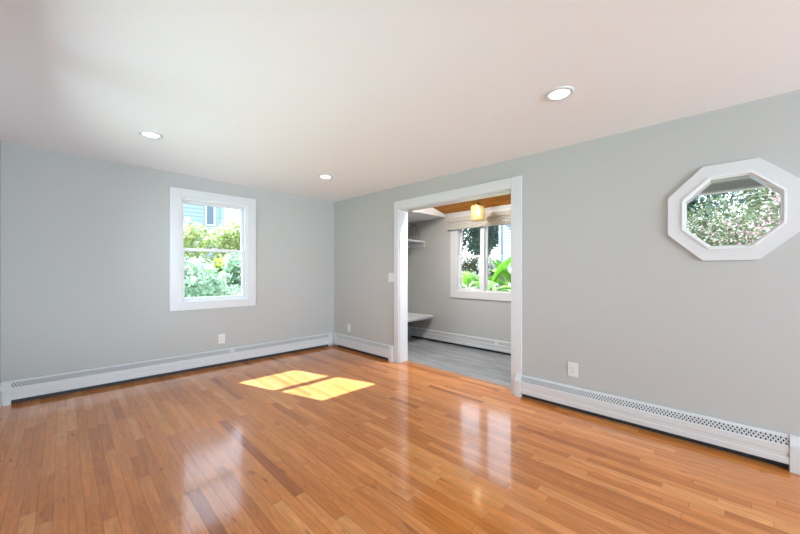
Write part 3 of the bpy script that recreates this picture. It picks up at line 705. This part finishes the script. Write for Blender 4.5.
def at(u, plane, val):
    """a place on the ground seen at picture column u, on the line x = val or y = val"""
    L = (u - 400) / F; dx = math.sin(YAW) + L * math.cos(YAW); dy = math.cos(YAW) - L * math.sin(YAW)
    s = (val - CAM.y) / dy if plane == 'y' else (val - CAM.x) / dx
    return CAM.x + s * dx, CAM.y + s * dy

# behind the double-hung window
x, y = at(214, 'y', 5.6); plant('shrub', 'tall yellow-green shrub behind the double-hung window', 'shrub', (x, y, GZ), 1.5, 3.05, M['leaf_pale'], 9000, .13, 11, wy=1.0)
x, y = at(205, 'y', 2.6); plant('bush', 'low blue-green bush close below the double-hung window', 'bush', (x - .1, y, GZ), 1.05, 2.1, M['leaf_sea'], 9000, .11, 12, wy=.7)
x, y = at(234, 'y', 3.1); plant('bush', 'blue-green bush low at the right of the double-hung window', 'bush', (x + .35, y + .45, GZ), .8, 2.25, M['leaf_sea'], 6500, .11, 13, wy=.6)
x, y = at(212, 'y', 4.2); plant('hedge', 'lime green hedge across the middle of the double-hung window', 'hedge', (x, y, GZ), 1.7, 2.0, M['leaf_lime'], 8000, .12, 14, wy=.45)

def house(name, label, loc, w, dp, ht, rz, wall, wins, seed=0, roof=M['roof'], board=.16, shut=True, fw=.1):
    t = thing(name, label, 'house', loc, rz=rz)
    bm = NB(); n = int(ht / board)
    pts = []
    for i in range(n): pts += [(-.025, i * board), (0, (i + 1) * board)]
    prism(bm, [(0, d, z) for d, z in pts] + [(0, .3, n * board), (0, .3, 0)], [(w, d, z) for d, z in pts] + [(w, .3, n * board), (w, .3, 0)])
    box(bm, 0, w, .3, dp, 0, n * board); obj('siding', bm, wall, t)
    for q in (-.06, w - .10):
        bm = NB(); box(bm, q, q + .16, -.05, .06, 0, n * board); obj('corner_board', bm, wall, t)
    bm = NB(); H = n * board; prism(bm, [(-.4, -.5, H - .1), (-.4, dp / 2, H + dp * .35), (-.4, dp + .5, H - .1)], [(w + .4, -.5, H - .1), (w + .4, dp / 2, H + dp * .35), (w + .4, dp + .5, H - .1)])
    obj('roof', bm, roof, t)
    for (a, b, c, d) in wins:
        bm = NB(); box(bm, a - fw, b + fw, -.07, -.02, c - fw, d + fw); f = obj('window', bm, M['vinyl'], t)
        bm = NB(); box(bm, a, b, -.08, -.071, c, (c + d) / 2 - .03); box(bm, a, b, -.08, -.071, (c + d) / 2 + .03, d); obj('pane', bm, M['pane_dark'], f)
        for q in (a - .48, b + .12) if shut else ():
            bm = NB(); box(bm, q, q + .36, -.06, -.027, c - .05, d + .05); obj('shutter', bm, M['corner_blue'], t)
    return t
x1, y1 = at(222.5, 'y', 11.5)
house('house', 'pale blue clapboard house seen through the double-hung window', (x1 - 9, 11.5, GZ), 9, 7, 6.6, 0, M['siding_blue'], [(8.36, 8.62, 3.7, 5.3), (3.5, 4.3, 2.6, 4.2)], shut=False, fw=.07)
x1, y1 = at(497, 'x', 15.5)
house('house', 'white house with blue shutters seen through the mudroom window', (15.5, y1 - .2, GZ), 8, 6, 5.4, -math.pi / 2, M['siding_white'], [(1.25, 1.95, 2.9, 4.1), (4.2, 5.0, 2.9, 4.1)])

# beyond the mudroom window
for u, xx, w, ht, s, lab in ((459, 13.0, 1.7, 6.3, 21, 'dark green tree at the left end of the mudroom window view'), (477, 17.0, 1.9, 6.8, 22, 'dark green tree left of the white house'),
                             (489.5, 22.0, 1.5, 7.6, 23, 'dark green tree deepest in the mudroom window view')):
    x, y = at(u, 'x', xx); plant('tree', lab, 'tree', (x, y, GZ), w, ht, M['leaf_dark'], 6000, .22, s, low=ht * .42, tr=.12)
x, y = at(472, 'x', 13.5); plant('hedge', 'low green hedge beneath the dark trees in the mudroom window view', 'hedge', (x, y, GZ), .8, 2.5, M['leaf_oak'], 5000, .12, 27, trunk=False, wy=1.6)
x, y = at(493, 'x', 9.5); plant('flowering_shrub', 'pale blossoming shrub before the white house', 'shrub', (x, y, GZ), .95, 2.35, M['flower'], 5000, .10, 24)
x, y = at(464, 'x', 11.0); plant('bush', 'grey-green bush low in the left mudroom sash', 'bush', (x, y, GZ), .9, 1.8, M['leaf_sea'], 3500, .12, 25, trunk=False)
x, y = at(509, 'x', 11.4); plant('bush', 'small green bush behind the banana plants', 'bush', (x, y, GZ), .8, 1.6, M['leaf_oak'], 3500, .12, 26, trunk=False)

def blade(L, W, lift, droop, az, twist=0.0, n=12):
    """a long arching leaf with a raised midrib; starts at the origin and heads along az"""
    V, Fc = [], []; p = Vector((0, 0, 0)); el = lift
    ca, sa = math.cos(az), math.sin(az)
    for i in range(n + 1):
        s = i / n; wd = W * math.sin(math.pi * min(1, max(0.0, (s - .12) / .88)) ** .75) * .5 + .006
        side = Vector((-sa, ca, 0)); d = Vector((ca * math.cos(el), sa * math.cos(el), math.sin(el))); up = side.cross(d) * -1
        side = (side * math.cos(twist) + up * math.sin(twist)); up2 = side.cross(d)
        rag = 1 + .08 * math.sin(i * 2.3 + az * 5)
        V += [p + side * wd * rag + up2 * wd * .28, p + side * wd * .5 + up2 * wd * .08, p.copy(), p - side * wd * .5 + up2 * wd * .08, p - side * wd * rag + up2 * wd * .28]
        p = p + d * (L / n); el -= droop / n
        if i < n:
            for q in range(4): a = i * 5 + q; Fc.append((a, a + 1, a + 6, a + 5))
    V2 = [v + Vector((0, 0, -.006)) for v in V]; m = len(V)
    F2 = [tuple(reversed([i + m for i in f])) for f in Fc]
    return [tuple(v) for v in V + V2], Fc + F2
def banana(label, loc, scale, specs):
    t = thing('banana_plant', label, 'plant', loc, group='banana plants')
    bm = NB(); hs = 1.0 * scale
    tube(bm, [(0, 0, -.02), (.02, 0, hs * .5), (0, .02, hs)], .085 * scale, 12, .045 * scale); obj('stem', bm, M['banana_stem'], t, smooth=True)
    for az, lift, L, W, z, dr, tw in specs:
        v, f = blade(L * scale, W * scale, lift, dr, az, tw)
        lf = obj('leaf', ([(a, b, c + z * scale) for a, b, c in v], f), M['banana'], t, smooth=True)
        bm = NB(); el = lift; p = Vector((0, 0, z * scale)); pp = [p.copy()]
        for i in range(12):
            p = p + Vector((math.cos(az) * math.cos(el), math.sin(az) * math.cos(el), math.sin(el))) * (L * scale / 12); el -= dr / 12; pp.append(p.copy())
        tube(bm, pp, .014 * scale, 6, .003); obj('midrib', bm, M['banana_stem'], lf, smooth=True)
rd = random.Random(4)
def specs(n, lo=.6, hi=1.5):
    r = []
    for i in range(n):
        r.append((i * 2.4 + rd.random() * .5, lo + (hi - lo) * rd.random(), .85 + .5 * rd.random(), .27 + .10 * rd.random(), .6 + .4 * rd.random(), 1.0 + 1.0 * rd.random(), rd.uniform(-.6, .6)))
    return r
x, y = at(491, 'x', 5.6); banana('tall banana plant in the middle of the mudroom window view', (x, y, GZ), 1.2, specs(11))
x, y = at(511, 'x', 8.6); banana('banana plant behind the right edge of the opening', (x, y, GZ), 1.35, specs(11))
x, y = at(467, 'x', 7.4); banana('smaller banana plant low behind the left mudroom sash', (x, y, GZ), 1.05, specs(9, .4, 1.3))

# outside the octagonal window
def oct_tree(u, xx, w, ht, mat, n, size, s, lab, low=.3, name='tree', tr=.07):
    x, y = at(u, 'x', xx); return plant(name, lab, 'tree', (x, y, GZ), w, ht, mat, n, size, s, low=low, tr=tr)
oct_tree(736, 5.6, 1.15, 2.75, M['leaf_oak'], 7000, .075, 31, 'mid green small-leaved tree in the middle of the octagonal window')
oct_tree(690, 6.4, 1.1, 3.1, M['leaf_oak'], 6500, .085, 32, 'mid green tree at the left of the octagonal window')
oct_tree(782, 7.2, 1.4, 3.2, M['leaf_pink'], 8000, .08, 33, 'dusty pink-leaved tree at the right of the octagonal window')
oct_tree(715, 8.8, 1.5, 3.0, M['leaf_pink'], 7000, .09, 34, 'dusty pink-leaved tree deep behind the green trees')
oct_tree(688, 4.4, .34, 1.85, M['leaf_rust'], 1300, .06, 35, 'small rust-coloured bush at the left of the octagonal window', name='bush', tr=.03)
for u, xx, ht, mt, sd, lab in ((700, 12.0, 4.9, 'leaf_dark', 36, 'large dark green tree far behind the left of the octagonal window'), (742, 16.0, 6.2, 'leaf_oak', 39, 'large pale green tree farthest behind the octagonal window'),
                               (776, 20.0, 7.4, 'leaf_dark', 40, 'large dark green tree far behind the right of the octagonal window')):
    oct_tree(u, xx, 1.75, ht, M[mt], 6500, .16, sd, lab, tr=.14)
oct_tree(766, 4.3, .55, 1.65, M['leaf_oak'], 3000, .06, 37, 'low green bush at the right of the octagonal window', low=.1, name='bush', tr=.03)
oct_tree(709, 3.9, .45, 1.5, M['leaf_pale'], 2000, .055, 38, 'low pale green bush beneath the octagonal window view', low=.1, name='bush', tr=.03)
